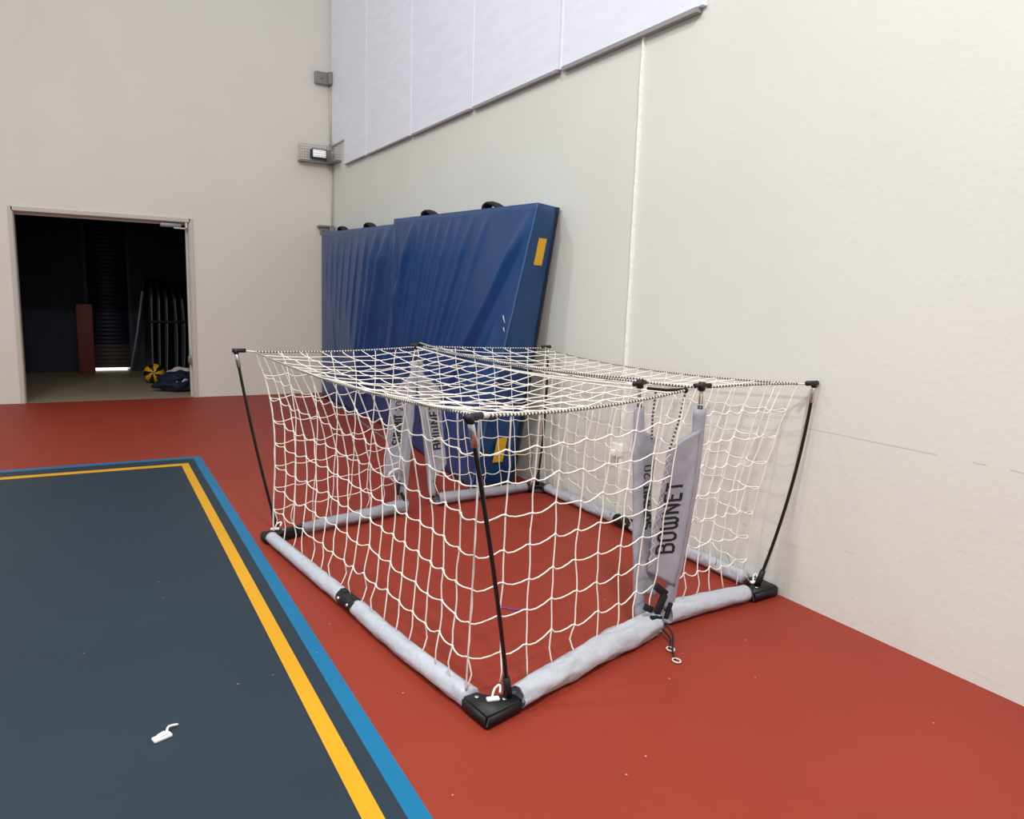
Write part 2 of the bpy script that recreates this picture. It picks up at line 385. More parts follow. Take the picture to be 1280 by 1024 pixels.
bm = bmesh.new(); tube(bm, [(-2.34, 1.985, .93), (-2.0, 1.975, .93), (-1.76, 1.985, .93)], .022, 6, flat=(.2, 1)); tag(obj('strap', bm, 'strap'), 'black strap wrapped across the stack of black boards', 'strap')
root = empty('leaning_pole', (-2.62, 2.4, 0), 'pale grey pole leaning beside the stacked black boards', 'pole')
bm = bmesh.new(); tube(bm, [(-2.62, 2.5, .01), (-2.49, 2.42, .7), (-2.385, 2.3, 1.44)], .017, 8); obj('shaft', bm, 'board_edge', root)
bm = bmesh.new(); tube(bm, [(-2.385, 2.3, 1.40), (-2.37, 2.29, 1.55)], .026, 8); obj('cap', bm, 'black', root)

# ball: gores meet at a pole turned to the doorway
bm = bmesh.new(); bmesh.ops.create_uvsphere(bm, u_segments=40, v_segments=16, radius=.15)
for f in bm.faces:
    c = f.calc_center_median(); a = math.atan2(c.y, c.x) + .25 * (abs(c.z) / .15)
    f.material_index = int((a + PI) / (2 * PI) * 10) % 2
q = V((-.12, -1, .18)).normalized().to_track_quat('Z', 'Y'); bm.transform(Matrix.Translation((-2.31, 1.72, .15)) @ q.to_matrix().to_4x4() @ Matrix.Rotation(.5, 4, 'Z'))
tag(obj('ball', bm, ['ball_y', 'board']), 'yellow and black panelled ball on the store room floor', 'ball')
# bag
def blob(c, s, seed, amp=.25, flatz=True):
    bm = bmesh.new(); bmesh.ops.create_icosphere(bm, subdivisions=4, radius=1)
    for v in bm.verts:
        n = v.co.normalized(); k = 1 + amp * noise.noise(n * 2.1 + V((seed, 0, 0))) + amp * .5 * noise.noise(n * 5 + V((0, seed, 0)))
        p = V((n.x * s[0] * k, n.y * s[1] * k, n.z * s[2] * k)); p.z = max(p.z, -s[2] * .72) + s[2] * .72 + .001
        v.co = p + V(c)
    return bm
root = empty('sports_bag', (-2.05, .72, 0), 'navy blue crumpled sports bag with white marks lying in the doorway', 'bag')
obj('bag_body', blob((-2.07, .72, 0), (.31, .2, .16), 3, .35), 'navy', root)
for c, w, h, a in (((-2.10, .553, .15), .07, .045, .5), ((-1.985, .545, .17), .12, .025, .5)):
    bm = bmesh.new(); tube(bm, smooth_path([(c[0] - w / 2, c[1] + .02, c[2] - .02), (c[0], c[1], c[2] + .012), (c[0] + w / 2, c[1] + .02, c[2])]), .022, 8, flat=(.5, .8)); obj('white_patch', bm, 'white', root)
bm = bmesh.new(); tube(bm, smooth_path([(-2.2, .6, .1), (-2.12, .52, .19), (-1.98, .5, .21), (-1.90, .58, .13)]), .012, 6); obj('handle', bm, 'strap', root)
tag(obj('folded_cloth', blob((-1.98, 1.16, 0), (.22, .14, .17), 9, .22), 'pink'), 'pale pinkish cloth bundle behind the navy bag', 'cloth')

# ------------------------------------------------------------------ crash mats
def crash_mat(label, C8, folds, tags, handles, hname, bulge=.02):
    """C8: front bottom left, front bottom right, front top left, front top right, then the same four at the back"""
    C8 = [V(c) for c in C8]
    base = (C8[0] + C8[1] + C8[4] + C8[5]) / 4; base.z = 0
    root = empty('crash_mat', base, label, 'crash mat', 'blue crash mats leaning on the right wall')
    def P(u, v, w):
        f = C8[0].lerp(C8[1], u).lerp(C8[2].lerp(C8[3], u), v); b = C8[4].lerp(C8[5], u).lerp(C8[6].lerp(C8[7], u), v)
        return f.lerp(b, w)
    nrm = (P(.5, .5, 0) - P(.5, .5, 1)).normalized()
    def D(u, v):
        e = min(1, u / .05, (1 - u) / .03) * min(1, v / .08, (1 - v) / .05)
        e = max(0, e); s = 0
        for (u0, u1, bow, wdt, amp, v0, v1) in folds:
            c = u0 + (u1 - u0) * (1 - v) + bow * math.sin((1 - v) * PI)
            k = max(0, min(1, (v - v0) / .15)) * max(0, min(1, (v1 - v) / .15))
            x_ = (u - c) / wdt
            s += amp * 1.7 * k * math.exp(-x_ * x_) * (1 + .25 * noise.noise(V((u * 4, v * 5, u0 * 9))))
        s += .012 * noise.noise(V((u * 3, v * 2, 3))) + .004 * noise.noise(V((u * 14 + v * 4, v * 4, 8)))
        return nrm * (s * e + bulge * math.sin(PI * u) * math.sin(PI * v))
    bm = bmesh.new(); NU, NV = 150, 50
    def grid(fn, nu, nv, mi):
        g = [[bm.verts.new(fn(i / nu, j / nv)) for j in range(nv + 1)] for i in range(nu + 1)]
        for i in range(nu):
            for j in range(nv): bm.faces.new((g[i][j], g[i + 1][j], g[i + 1][j + 1], g[i][j + 1])).material_index = mi
    def DS(v, w):
        e = math.sin(PI * w) * min(1, v / .06, (1 - v) / .04)
        return V((0, -1, 0)) * e * (.022 + .022 * noise.noise(V((v * 7, w * 2, 1))) + .018 * noise.noise(V((v * 17, w * 5, 4))) * (1 if v < .65 else .3))
    grid(lambda u, v: P(u, v, 0) + D(u, v), NU, NV, 0)
    grid(lambda u, v: P(u, v, 1), NU, NV, 2)
    grid(lambda w, v: P(1, v, w) + DS(v, w), 10, NV, 1)
    grid(lambda w, v: P(0, v, w), 10, NV, 1)
    grid(lambda u, w: P(u, 1, w), NU, 10, 1); grid(lambda u, w: P(u, 0, w), NU, 10, 1)
    obj('cover', bm, ['vinyl', 'vinyl_side', 'black_back'], root, merge=True)
    bm = bmesh.new(); tube(bm, [P(1, j / 60, 0) + V((-.002, -.004, 0)) + V((.005 * noise.noise(V((j * .3, 0, 0))), 0, 0)) for j in range(61)], .0065, 6); obj('piping', bm, 'piping', root)
    bm = bmesh.new(); tube(bm, [P(1, j / 60, 1) + V((-.008, -.006, 0)) for j in range(61)], .013, 6); o = obj('backing_edge', bm, 'black_back', root)
    if tags:
        for (u, v, l) in ((.975, .60, .06), (.985, .57, .035), (.99, .46, .03)):
            bm = bmesh.new(); c = P(u, v, 0) + D(u, v); d = V((0, .5, .9)); tube(bm, [c + nrm * .004, c + nrm * .007 + d * l * .5, c + nrm * .004 + d * l], .004, 5); tag(obj('scuff', bm, 'rope_w', root), 'pale worn scuff on the vinyl')
    for (v, w, hh, ww, shear) in tags:
        bm = bmesh.new(); c = P(1, v, w) + DS(v, w) + V((0, -.026 if v < .5 else -.004, 0)); up = (P(1, v + .05, w) - P(1, v, w)).normalized(); ac = (P(1, v, w + .1) - P(1, v, w)).normalized()
        obox(bm, c, ac, up, ac.cross(up), ww, hh, .006); tag(obj('tag', bm, 'tag', root, smooth=False), 'yellow rectangular tag')
    for hu in handles:
        bm = bmesh.new(); c = P(hu, 1, .35); al = (P(1, 1, 0) - P(0, 1, 0)).normalized()
        pts = smooth_path([c - al * .14 + V((0, 0, -.01)), c - al * .12 + V((0, 0, .045)), c - al * .02 + V((0, 0, .052)), c + al * .16 + V((0, 0, -.01))], 5)
        tube(bm, pts, .05, 8, flat=(1, .34)); obj('handle', bm, 'strap', root)
    return root

# folds: (u at top, u at bottom, bow, width, amplitude, v low, v high)
lf = [(.10, .05, .0, .012, .006, .6, .97), (.19, .12, .01, .012, .008, .5, .99), (.28, .2, .01, .013, .009, .45, .99), (.37, .27, .01, .013, .009, .4, .99), (.47, .36, .015, .013, .009, .45, .99),
      (.57, .44, .015, .015, .012, .35, .99), (.68, .52, .02, .018, .016, .2, .99), (.80, .60, .02, .026, .034, .05, .99), (.92, .70, .01, .034, .052, .05, .99), (.97, .86, .02, .018, .026, .1, .95), (.06, .36, .0, .014, .010, .05, .6)]
rf = [(.02, .16, -.02, .014, .028, .2, .99), (.08, .10, .06, .014, .022, .3, .9), (.20, .06, -.01, .020, .045, .15, .99), (.27, .16, .0, .013, .020, .3, .99), (.34, .24, .0, .014, .028, .2, .99), (.42, .27, .01, .013, .022, .1, .99),
      (.50, .36, .01, .014, .026, .2, .99), (.57, .38, .02, .015, .022, .15, .99), (.66, .44, .0, .014, .026, .1, .99), (.75, .52, .01, .015, .02, .3, .99), (1.0, .54, .02, .022, .040, .1, .99),
      (.96, .70, -.02, .016, .016, .05, .7), (1.0, .85, -.02, .016, .018, .1, .6), (.9, .62, .03, .012, .012, .1, .6)]
crash_mat('large blue vinyl crash mat leaning in the corner, partly behind its neighbour',
          [(-.31, -.48, .004), (-.265, -2.88, .004), (-.25, -.30, 2.30), (-.27, -3.30, 2.235), (-.05, -.48, .004), (-.03, -2.88, .004), (-.02, -.30, 2.29), (-.02, -3.30, 2.23)],
          lf, [], (.26, .63), 'left')
crash_mat('large creased blue vinyl crash mat with yellow tags, nearer one leaning on the right wall',
          [(-.285, -2.93, .004), (-.575, -5.80, .004), (-.33, -3.37, 2.275), (-.275, -6.17, 2.205), (-.03, -2.93, .004), (-.20, -5.80, .004), (-.05, -3.37, 2.26), (-.02, -6.05, 2.20)],
          rf, [(.845, .48, .20, .09, 0), (.145, .45, .20, .09, 0)], (.26, .72), 'right')

# ------------------------------------------------------------------ goals
BASEZ = .045
def rope(bm, pts, r=.006, flecked=True, per=.0095):
    # resample
    pts = [V(p) for p in pts]; L = sum((pts[i + 1] - pts[i]).length for i in range(len(pts) - 1)); n = max(2, int(L / per)); out = []
    for k in range(n + 1):
        s = L * k / n; i = 0
        while i < len(pts) - 2 and s > (pts[i + 1] - pts[i]).length: s -= (pts[i + 1] - pts[i]).length; i += 1
        d = (pts[i + 1] - pts[i]); out.append(pts[i] + d * min(1, s / max(1e-9, d.length)))
    tube(bm, out, r, 6, alt=(0, 1) if flecked else (0,))

STRAND = .0031
def net_panel(bm, nu, nv, S, jit=.005, sag=.010, seed=0, vert_r=STRAND, loose_bottom=True, skipv0=False, skipu0=False, stair=1.0, knots=True, flat=False):
    """S(u,v) gives the surface; v=0 bottom, v=1 top"""
    rnd = random.Random(seed); N = {}
    for i in range(nu + 1):
        for j in range(nv + 1):
            p = S(i / nu, j / nv)
            if 0 < i < nu and 0 < j < nv + 0:
                k = 1.0
                p = p + V((rnd.uniform(-jit, jit), rnd.uniform(-jit, jit), rnd.uniform(-jit, jit) * 1.6))
                if not flat: p = p + V((0, 0, (.004 if i % 2 else -.004)))
            N[i, j] = p
    for i in range(0 if not skipu0 else 1, nu + 1):
        pts = []
        for j in range(nv + 1):
            pts.append(N[i, j])
            if j < nv:
                m_ = N[i, j].lerp(N[i, j + 1], .5)
                w = .0045 if not flat else .002
                if j == 0 and loose_bottom: w = .022
                m_ = m_ + V((rnd.uniform(-w, w), rnd.uniform(-w, w), 0)); pts.append(m_)
        tube(bm, smooth_path(pts, 2), vert_r, 5)
    for j in range(1 if (loose_bottom or skipv0) else 0, nv + 1):
        pts = []
        for i in range(nu):
            a, b = N[i, j], N[i + 1, j]; s = sag * rnd.uniform(.4, 1.3) * (1.5 if j == 1 and loose_bottom else 1) * (0 if j == nv else 1)
            st = stair * rnd.uniform(.1, 1) * .009 * (0 if j == nv else 1)
            pts += [a, a.lerp(b, .14) + V((0, 0, -s * .5 - st)), a.lerp(b, .38) + V((0, 0, -s - st * .6)), a.lerp(b, .68) + V((0, 0, -s * .8 + st * .2)), a.lerp(b, .88) + V((0, 0, -s * .3 + st * .8))]
        pts.append(N[nu, j]); tube(bm, pts, STRAND, 5)
    if knots:
        for (i, j), p in N.items():
            if 0 < i < nu and 0 < j < nv: ball(bm, p, .0060, seg=6)

def coons(cb, ct, cl, cr):
    """surface from four curves given as functions of t (b,t along u; l,r along v)"""
    def S(u, v):
        a = cb(u).lerp(ct(u), v); b = cl(v).lerp(cr(v), u)
        c = cb(0).lerp(cb(1), u).lerp(ct(0).lerp(ct(1), u), v)
        return a + b - c
    return S

def curve_fn(a, b, bow=(0, 0, 0), peak=.5):
    a, b, bow = V(a), V(b), V(bow); e = math.log(.5) / math.log(peak)
    def f(t):
        tt = max(0, min(1, t)) ** e
        return a.lerp(b, t) + bow * (4 * tt * (1 - tt))
    return f

def sleeve(name, a, b, r0, r1, root, bow=(0, 0, 0), mat_='sleeve', flat=(1, .92), wr=.10, seed=0, open_end=False, label=None):
    n = 70; pts = []; rs = []
    for p in line(a, b, n, bow): pts.append(p)
    bm = bmesh.new(); k = 20; L = (V(b) - V(a)).length; t = (V(b) - V(a)).normalized(); s = t.cross(V((0, 0, 1))).normalized(); rings = []
    for i, p in enumerate(pts):
        f = i / n; r = r0 + (r1 - r0) * f; ring = []
        for q in range(k):
            an = 2 * PI * q / k; c_, s_ = math.cos(an), math.sin(an)
            w = 1 + wr * .9 * noise.noise(V((f * L * 5 + seed, c_ * 2.4, s_ * 2.4))) + wr * .9 * noise.noise(V((f * L * 13 + c_ * 2, c_ * 4.5 + seed, s_ * 4.5))) + wr * .8 * math.sin(f * L * 22 + 3.5 * an + seed) * max(0, noise.noise(V((f * L * 4, seed, 1))) + .2)
            x_, z_ = c_ * r * w * flat[0], s_ * r * w * flat[1]
            pz = max(p.z + z_, .004)
            ring.append(bm.verts.new(V((p.x, p.y, 0)) + s * x_ + V((0, 0, pz))))
        rings.append(ring)
    for i in range(n):
        for q in range(k): bm.faces.new((rings[i][q], rings[i][(q + 1) % k], rings[i + 1][(q + 1) % k], rings[i + 1][q]))
    if not open_end: bm.faces.new(rings[0]); bm.faces.new(rings[-1])
    else:
        # rolled-in hem so the open ends read as cloth
        for rg, d_ in ((rings[0], t), (rings[-1], -t)):
            c = sum((v.co for v in rg), V()) / k; inner = [bm.verts.new(c.lerp(v.co, .86) + d_ * .04) for v in rg]
            for q in range(k): bm.faces.new((rg[q], rg[(q + 1) % k], inner[(q + 1) % k], inner[q]))
            bm.faces.new(inner)
    o = obj(name, bm, mat_, root)
    if label: o['label'] = label
    return o

def bracket(c, d1, d2, root, l1=.17, l2=.17, h=.058, w=.072):
    """black elbow: two square arms with a filled inside corner; c is the outer corner on the floor"""
    d1, d2 = V(d1).normalized(), V(d2).normalized(); c = V(c)
    n1 = d2 - d1 * d2.dot(d1); n1.normalize(); n2 = d1 - d2 * d1.dot(d2); n2.normalize()
    o_ = [c, c + d1 * l1, c + d1 * l1 + n1 * w, c + d1 * (w + .055) + n1 * (w + .002), c + d1 * (w + .02) + d2 * (w + .02), c + d2 * (w + .055) + n2 * (w + .002), c + d2 * l2 + n2 * w, c + d2 * l2]
    bm = bmesh.new(); lo = [bm.verts.new((p.x, p.y, .003)) for p in o_]; hi = [bm.verts.new((p.x, p.y, h)) for p in o_]
    bm.faces.new(lo); bm.faces.new(hi)
    for i in range(8): bm.faces.new((lo[i], lo[(i + 1) % 8], hi[(i + 1) % 8], hi[i]))
    bmesh.ops.bevel(bm, geom=list(bm.edges), offset=.009, segments=2, affect='EDGES')
    br = obj('corner_bracket', bm, 'black', root)
    bm = bmesh.new()
    for p in (c + d1 * .13 + n1 * .045, c + d2 * .13 + n2 * .045): ball(bm, (p.x, p.y, h + .002), .009, scale=(1, 1, .5))
    islands('bolt', bm, 'steel', br)
    return br

def clip(p, root, s=1):
    bm = bmesh.new(); p = V(p)
    obox(bm, p + V((0, 0, .006)), (1, -.25, 0), (.25, 1, 0), (0, 0, 1), .065 * s, .03 * s, .012, bev=.004)
    tube(bm, smooth_path([p + V((0, .008, .006)), p + V((.02, .025, .03)), p + V((.045, .03, .034)), p + V((.035, .01, .016))], 4), .006 * s, 6)
    return obj('net_hook', bm, 'white', root)

def rod(base, top, root, bow=(0, 0, 0), hubdir=(1, 0, 0)):
    base, top = V(base), V(top); path = line(base, top, 24, bow)
    bm = bmesh.new(); tube(bm, path, .0085, 8); ro = obj('rod', bm, 'black_rod', root); ro['label'] = 'black upright rod'
    bm = bmesh.new(); tube(bm, [path[0], path[1], path[2]], [.018, .016, .0135], 10); obj('socket', bm, 'black', ro)
    bm = bmesh.new(); tube(bm, path[-3:], .0115, 10); tag(obj('ferrule', bm, 'steel', ro), 'silver metal ferrule')
    bm = bmesh.new(); h = V(hubdir).normalized()
    tube(bm, [top - h * .022 + V((0, 0, .008)), top + h * .055 + V((0, 0, .008))], .0125, 8); tube(bm, [top - V((0, 0, .012)), top + V((0, 0, .016))], .0145, 8)
    obj('hub', bm, 'black', ro)
    return ro

def joint(a, b, c, root, off):
    d = (V(b) - V(a)).normalized(); c = V(c); s = d.cross(V((0, 0, 1)))
    bm = bmesh.new(); tube(bm, [c - d * .10, c - d * .09, c + d * .09, c + d * .10], [.034, .038, .038, .034], 14); j = obj('centre_joint', bm, 'black', root)
    bm = bmesh.new()
    for q in (-.05, .05): ball(bm, c + d * q + off * .036 + V((0, 0, .008)), .010)
    islands('bolt', bm, 'steel', j)
    bm = bmesh.new()
    for q in (-.1, .02): obox(bm, c + d * (q + .04) + V((0, 0, .0355)), d, s, (0, 0, 1), .045, .03, .012, bev=.003)
    islands('collar', bm, 'black', j)
    return j

# stroke letters in a box 0..w by 0..1
G = {
 'B': (.56, [[(.08, 0), (.08, 1), (.34, 1), (.46, .9), (.46, .62), (.34, .53), (.08, .53)], [(.34, .53), (.5, .44), (.5, .1), (.36, 0), (.08, 0)]]),
 'O': (.56, [[(.08, .14), (.08, .86), (.2, 1), (.36, 1), (.48, .86), (.48, .14), (.36, 0), (.2, 0), (.08, .14)]]),
 'W': (.72, [[(.08, 1), (.08, .14), (.16, 0), (.28, 0), (.36, .14), (.36, .8)], [(.36, .14), (.44, 0), (.56, 0), (.64, .14), (.64, 1)]]),
 'N': (.58, [[(.08, 0), (.08, 1), (.5, 0), (.5, 1)]]),
 'E': (.50, [[(.46, 1), (.08, 1), (.08, 0), (.46, 0)], [(.08, .52), (.4, .52)]]),
 'T': (.52, [[(.02, 1), (.5, 1)], [(.26, 1), (.26, 0)]]),
 'S': (.54, [[(.46, .84), (.36, 1), (.18, 1), (.08, .88), (.08, .62), (.18, .53), (.36, .48), (.46, .38), (.46, .12), (.36, 0), (.18, 0), (.06, .14)]]),
 'U': (.56, [[(.08, 1), (.08, .14), (.2, 0), (.36, 0), (.48, .14), (.48, 1)]]),
 'M': (.70, [[(.08, 0), (.08, 1), (.35, .35), (.62, 1), (.62, 0)]]),
 'I': (.2, [[(.1, 0), (.1, 1)]]),
 '2': (.54, [[(.08, .82), (.18, 1), (.36, 1), (.46, .86), (.46, .62), (.08, 0), (.48, 0)]]),
 '0': (.56, [[(.08, .14), (.08, .86), (.2, 1), (.36, 1), (.48, .86), (.48, .14), (.36, 0), (.2, 0), (.08, .14)]]),
 ' ': (.3, []),
}
def post(base, top, fd, root, width, z_lo, z_hi, text, t0, tlen, th, bow=(0, 0, 0), face=None, s_mid=.5, plabel=None, sl_r=.03, twist=.0):
    """sleeved upright with a flap along one side; fd = horizontal flap direction; z_lo=(inner,outer), z_hi=(inner,outer)"""
    base, top, fd = V(base), V(top), V(fd).normalized(); path = line(base, top, 40, bow)
    def at_z(z):
        for i in range(40):
            if path[i + 1].z >= z: return path[i].lerp(path[i + 1], (z - path[i].z) / (path[i + 1].z - path[i].z))
        return path[-1]
    face = V(face) if face else None
    fn = fd.cross(V((0, 0, 1))).normalized()
    if fn.dot(CAMDIR) > 0: fn = -fn
    def surf(s, z):      # s metres from the pole
        wob = .010 * math.sin(z * 7 + s * 9) * min(1, s / .05) + .005 * noise.noise(V((s * 14, z * 12, base.x)))
        return at_z(z) + fd * s + fn * (.020 * max(0, 1 - s / .06) + wob + twist * s * (1 - z))
    # pole
    bm = bmesh.new(); pz = [q for q in path if q.z < top.z - .065]; tube(bm, pz, .012, 8); pl = obj('post', bm, 'black_rod', root)
    if plabel: pl['label'] = plabel
    bm = bmesh.new()
    for q in (-.007, .007): tube(bm, [top + fd * q - V((0, 0, .075)), top + fd * q + V((0, 0, .005))], .0045, 6)
    islands('ferrule', bm, 'steel', pl)
    bm = bmesh.new(); tube(bm, [top - fd * .04 + V((0, 0, .012)), top + fd * .04 + V((0, 0, .012))], .014, 8, flat=(1, .7)); tube(bm, [top + V((0, 0, -.012)), top + V((0, 0, .026))], .017, 8)
    ball(bm, top - fd * .045 + V((0, 0, .01)), .012); obj('hub', bm, 'black', pl)
    # tube part of the sleeve + flap
    bm = bmesh.new(); zt = top.z - .098; n = 36; k = 14; rings = []
    for i in range(n + 1):
        z = .075 + (zt - .075) * i / n; p = at_z(z); ring = []
        for q in range(k):
            an = 2 * PI * q / k; w = 1 + .14 * noise.noise(V((z * 12, math.cos(an) * 1.5, math.sin(an) * 1.5 + base.y)))
            ring.append(bm.verts.new(p + fd * math.cos(an) * sl_r * w + fn * math.sin(an) * .018 * w))
        rings.append(ring)
    for i in range(n):
        for q in range(k): bm.faces.new((rings[i][q], rings[i][(q + 1) % k], rings[i + 1][(q + 1) % k], rings[i + 1][q]))
    bm.faces.new(rings[0]); bm.faces.new(rings[-1])
    ns, nz = 10, 40; F, Bk = [], []
    for i in range(ns + 1):
        s = i / ns; a, b = [], []
        for j in range(nz + 1):
            zl = z_lo[0] + (z_lo[1] - z_lo[0]) * s; zh = z_hi[0] + (z_hi[1] - z_hi[0]) * s; z = zl + (zh - zl) * j / nz
            p = surf(s * width, z); a.append(bm.verts.new(p)); b.append(bm.verts.new(p - fn * (.007 + .010 * (1 - s))))
        F.append(a); Bk.append(b)
    for i in range(ns):
        for j in range(nz):
            bm.faces.new((F[i][j], F[i + 1][j], F[i + 1][j + 1], F[i][j + 1])); bm.faces.new((Bk[i][j], Bk[i][j + 1], Bk[i + 1][j + 1], Bk[i + 1][j]))
        for j in (0, nz): bm.faces.new((F[i][j], Bk[i][j], Bk[i + 1][j], F[i + 1][j]))
    for j in range(nz):
        for i in (0, ns): bm.faces.new((F[i][j], F[i][j + 1], Bk[i][j + 1], Bk[i][j]))
    sl = obj('post_sleeve', bm, 'sleeve_dark', root); sl['label'] = 'grey fabric sleeve with side flap'
    # lettering: reads upwards, tops of the letters to the left
    left = V((-1, 0, 0)) if fd.x > 0 else V((-1, 0, 0)); sgn = 1 if fd.dot(left) > 0 else -1
    unit = th; total = sum(G[c][0] for c in text) ; kx = tlen / total; cur = 0; hw = .0058
    for c in text:
        bm = bmesh.new()
        w, strokes = G[c]; small = c in '20'; gw = w
        for st in strokes:
            q = []
            for a, b in zip(st[:-1], st[1:]):
                m = 6
                for e in range(m): q.append((a[0] + (b[0] - a[0]) * e / m, a[1] + (b[1] - a[1]) * e / m))
            q.append(st[-1]); prev = None; L_ = []
            for i, (x, y) in enumerate(q):
                x2, y2 = q[min(i + 1, len(q) - 1)]; x1, y1 = q[max(i - 1, 0)]
                tx, ty = (x2 - x1) * kx, (y2 - y1) * unit; l = math.hypot(tx, ty) or 1; nx, ny = -ty / l, tx / l
                zz = t0 + (cur + x * .86) * kx; yy = (y - .5) * unit
                h_ = hw * (.45 if small else 1)
                pr = []
                for sd in (-1, 1):
                    s = s_mid * width + sgn * (yy + ny * h_ * sd); pr.append(surf(s, zz + nx * h_ * sd) + fn * .0022)
                L_.append(pr)
            for i in range(len(L_) - 1):
                vs = [bm.verts.new(p) for p in (L_[i][0], L_[i][1], L_[i + 1][1], L_[i + 1][0])]; lo = [bm.verts.new(v.co - fn * .0016) for v in vs]
                bm.faces.new(vs)
                for e in range(4): bm.faces.new((vs[e], lo[e], lo[(e + 1) % 4], vs[(e + 1) % 4]))
        cur += w
        if strokes: tag(obj('letter', bm, 'ink', sl, smooth=False), 'black printed character')
        else: bm.free()
    
    return pl, surf

CAMDIR = V((.67, .74, 0))
# key points
A0, B0, C0, D0 = V((-2.30, -6.374, 0)), V((-1.987, -8.784, 0)), V((-.040, -8.344, 0)), V((-.030, -6.00, 0))
Ab, Bb, Cb, Db = V((-2.185, -6.30, .055)), V((-1.85, -8.695, .055)), V((-.125, -8.315, .055)), V((-.115, -6.045, .055))
At, Bt, Ct, Dt = V((-2.393, -6.252, 1.15)), V((-2.115, -8.853, 1.15)), V((-.030, -8.478, 1.15)), V((-.134, -6.160, 1.15))
Lt, Rt = V((-.958, -8.268, 1.15)), V((-.722, -8.419, 1.15))
Lb, Rb = V((-.968, -8.38, .06)), V((-.79, -8.36, .06))
FLt, FLb = V((-1.18, -6.10, 1.16)), V((-1.285, -6.15, .06))
FRt, FRb = V((-1.085, -5.90, 1.15)), V((-1.03, -6.09, .06))
Et = V((-.862, -8.466, 1.15))
nA, nB, nC, nD = V((-2.285, -6.265, 1.15)), V((-2.05, -8.79, 1.15)), V((-.085, -8.425, 1.15)), V((-.16, -6.17, 1.15))

# ---------- left goal
goalL = empty('soccer_goal', (-1.6, -7.4, 0), 'portable white-net goal on the side of the court lines, grey padded base', 'goal', 'portable goals set mouth to mouth')
dAB = (B0 - A0).normalized(); dBP = (V((-.93, -8.493, 0)) - B0).normalized(); dAF = (V((-1.292, -6.148, 0)) - Ab); dAF.z = 0; dAF.normalize()
bA = bracket(A0, dAB, dAF, goalL, .10, .26); bB = bracket(B0, -dAB, dBP, goalL, .17, .19)
clip((-1.915, -8.695, .059), bB, .75); clip((-2.215, -6.40, .066), bA, .8)
jc = V((-2.112, -7.585, .045))
a_ = A0 + dAB * .10 + V((.036, 0, .046)); b_ = B0 - dAB * .17 + V((.036, 0, .046))
sleeve('base_sleeve', a_, jc - dAB * .085, .036, .041, goalL, seed=1, wr=.07)
sleeve('base_sleeve', jc + dAB * .085, b_, .040, .043, goalL, seed=2, wr=.09, bow=(-.012, 0, 0))
joint(a_, b_, jc, goalL, V((-1, -.1, 0)))
nBP = V((-dBP.y, dBP.x, 0))
sleeve('base_sleeve', B0 + dBP * .185 + nBP * .036 + V((0, 0, .05)), V((-.93, -8.43, .055)), .046, .064, goalL, seed=3, wr=.17, open_end=True, bow=(0, .01, 0))
sleeve('base_sleeve', A0 + dAF * .26 + V((0, -.03, .045)), V((-1.27, -6.17, .055)), .034, .050, goalL, seed=4, wr=.14, open_end=True, bow=(0, -.02, 0), mat_='sleeve_dark')
rod(Ab, At, goalL, (-.012, .0, 0), (1, -.1, 0)); rod(Bb, Bt, goalL, (.01, 0, 0), (.9, .4, 0))
pL, sL = post(Lb, Lt, (.95, .28, 0), goalL, .125, (.18, .14), (.95, .90), 'SUMMIT 20', .47, .31, .055, bow=(-.012, 0, 0), s_mid=.68, sl_r=.036)
pFL, sFL = post(FLb, FLt, (-1, .05, 0), goalL, .15, (.18, .26), (.99, .84), 'SUMMIT 20', .48, .31, .055, bow=(0, 0, 0), s_mid=.55, sl_r=.028)

bmn = bmesh.new()
# long side net over the court-side base
cb_ = curve_fn((-2.235, -6.46, .080), (-1.99, -8.62, .082)); cb = lambda t: cb_(max(0, t) ** .87); ct = curve_fn(nA, nB, (.02, 0, -.042))
cl = curve_fn((-2.235, -6.46, .080), nA, (.055, -.05, 0), .62); cr = curve_fn((-1.99, -8.62, .082), nB, (.035, .055, 0), .6)
SAB = coons(cb, ct, cl, cr); net_panel(bmn, 17, 8, lambda u, v: SAB(u, v) + V((.05 * math.sin(PI * u) * math.sin(PI * v), 0, 0)), seed=1)
# near side net
cb2 = curve_fn((-1.99, -8.62, .082), (-.93, -8.40, .11), (0, -.06, -.01), .36); ct2 = curve_fn(nB, Et, (0, .03, -.03)); cr2 = curve_fn((-.93, -8.40, .10), Et, (.0, -.0, 0))
SBP = coons(cb2, ct2, cr, cr2); net_panel(bmn, 8, 8, lambda u, v: SBP(u, v) + V((0, .04 * math.sin(PI * u) * math.sin(PI * v), 0)), seed=2, skipu0=True)
# far side net
cb3 = curve_fn((-2.235, -6.46, .080), (-1.33, -6.18, .10)); ct3 = curve_fn(nA, FLt, (0, -.02, -.01)); cr3 = curve_fn((-1.33, -6.18, .10), FLt, (-.03, 0, 0))
SAF = coons(cb3, ct3, cl, cr3); net_panel(bmn, 7, 8, lambda u, v: SAF(u, v) + V((0, -.04 * math.sin(PI * u) * math.sin(PI * v), 0)), seed=3, skipu0=True, knots=False)
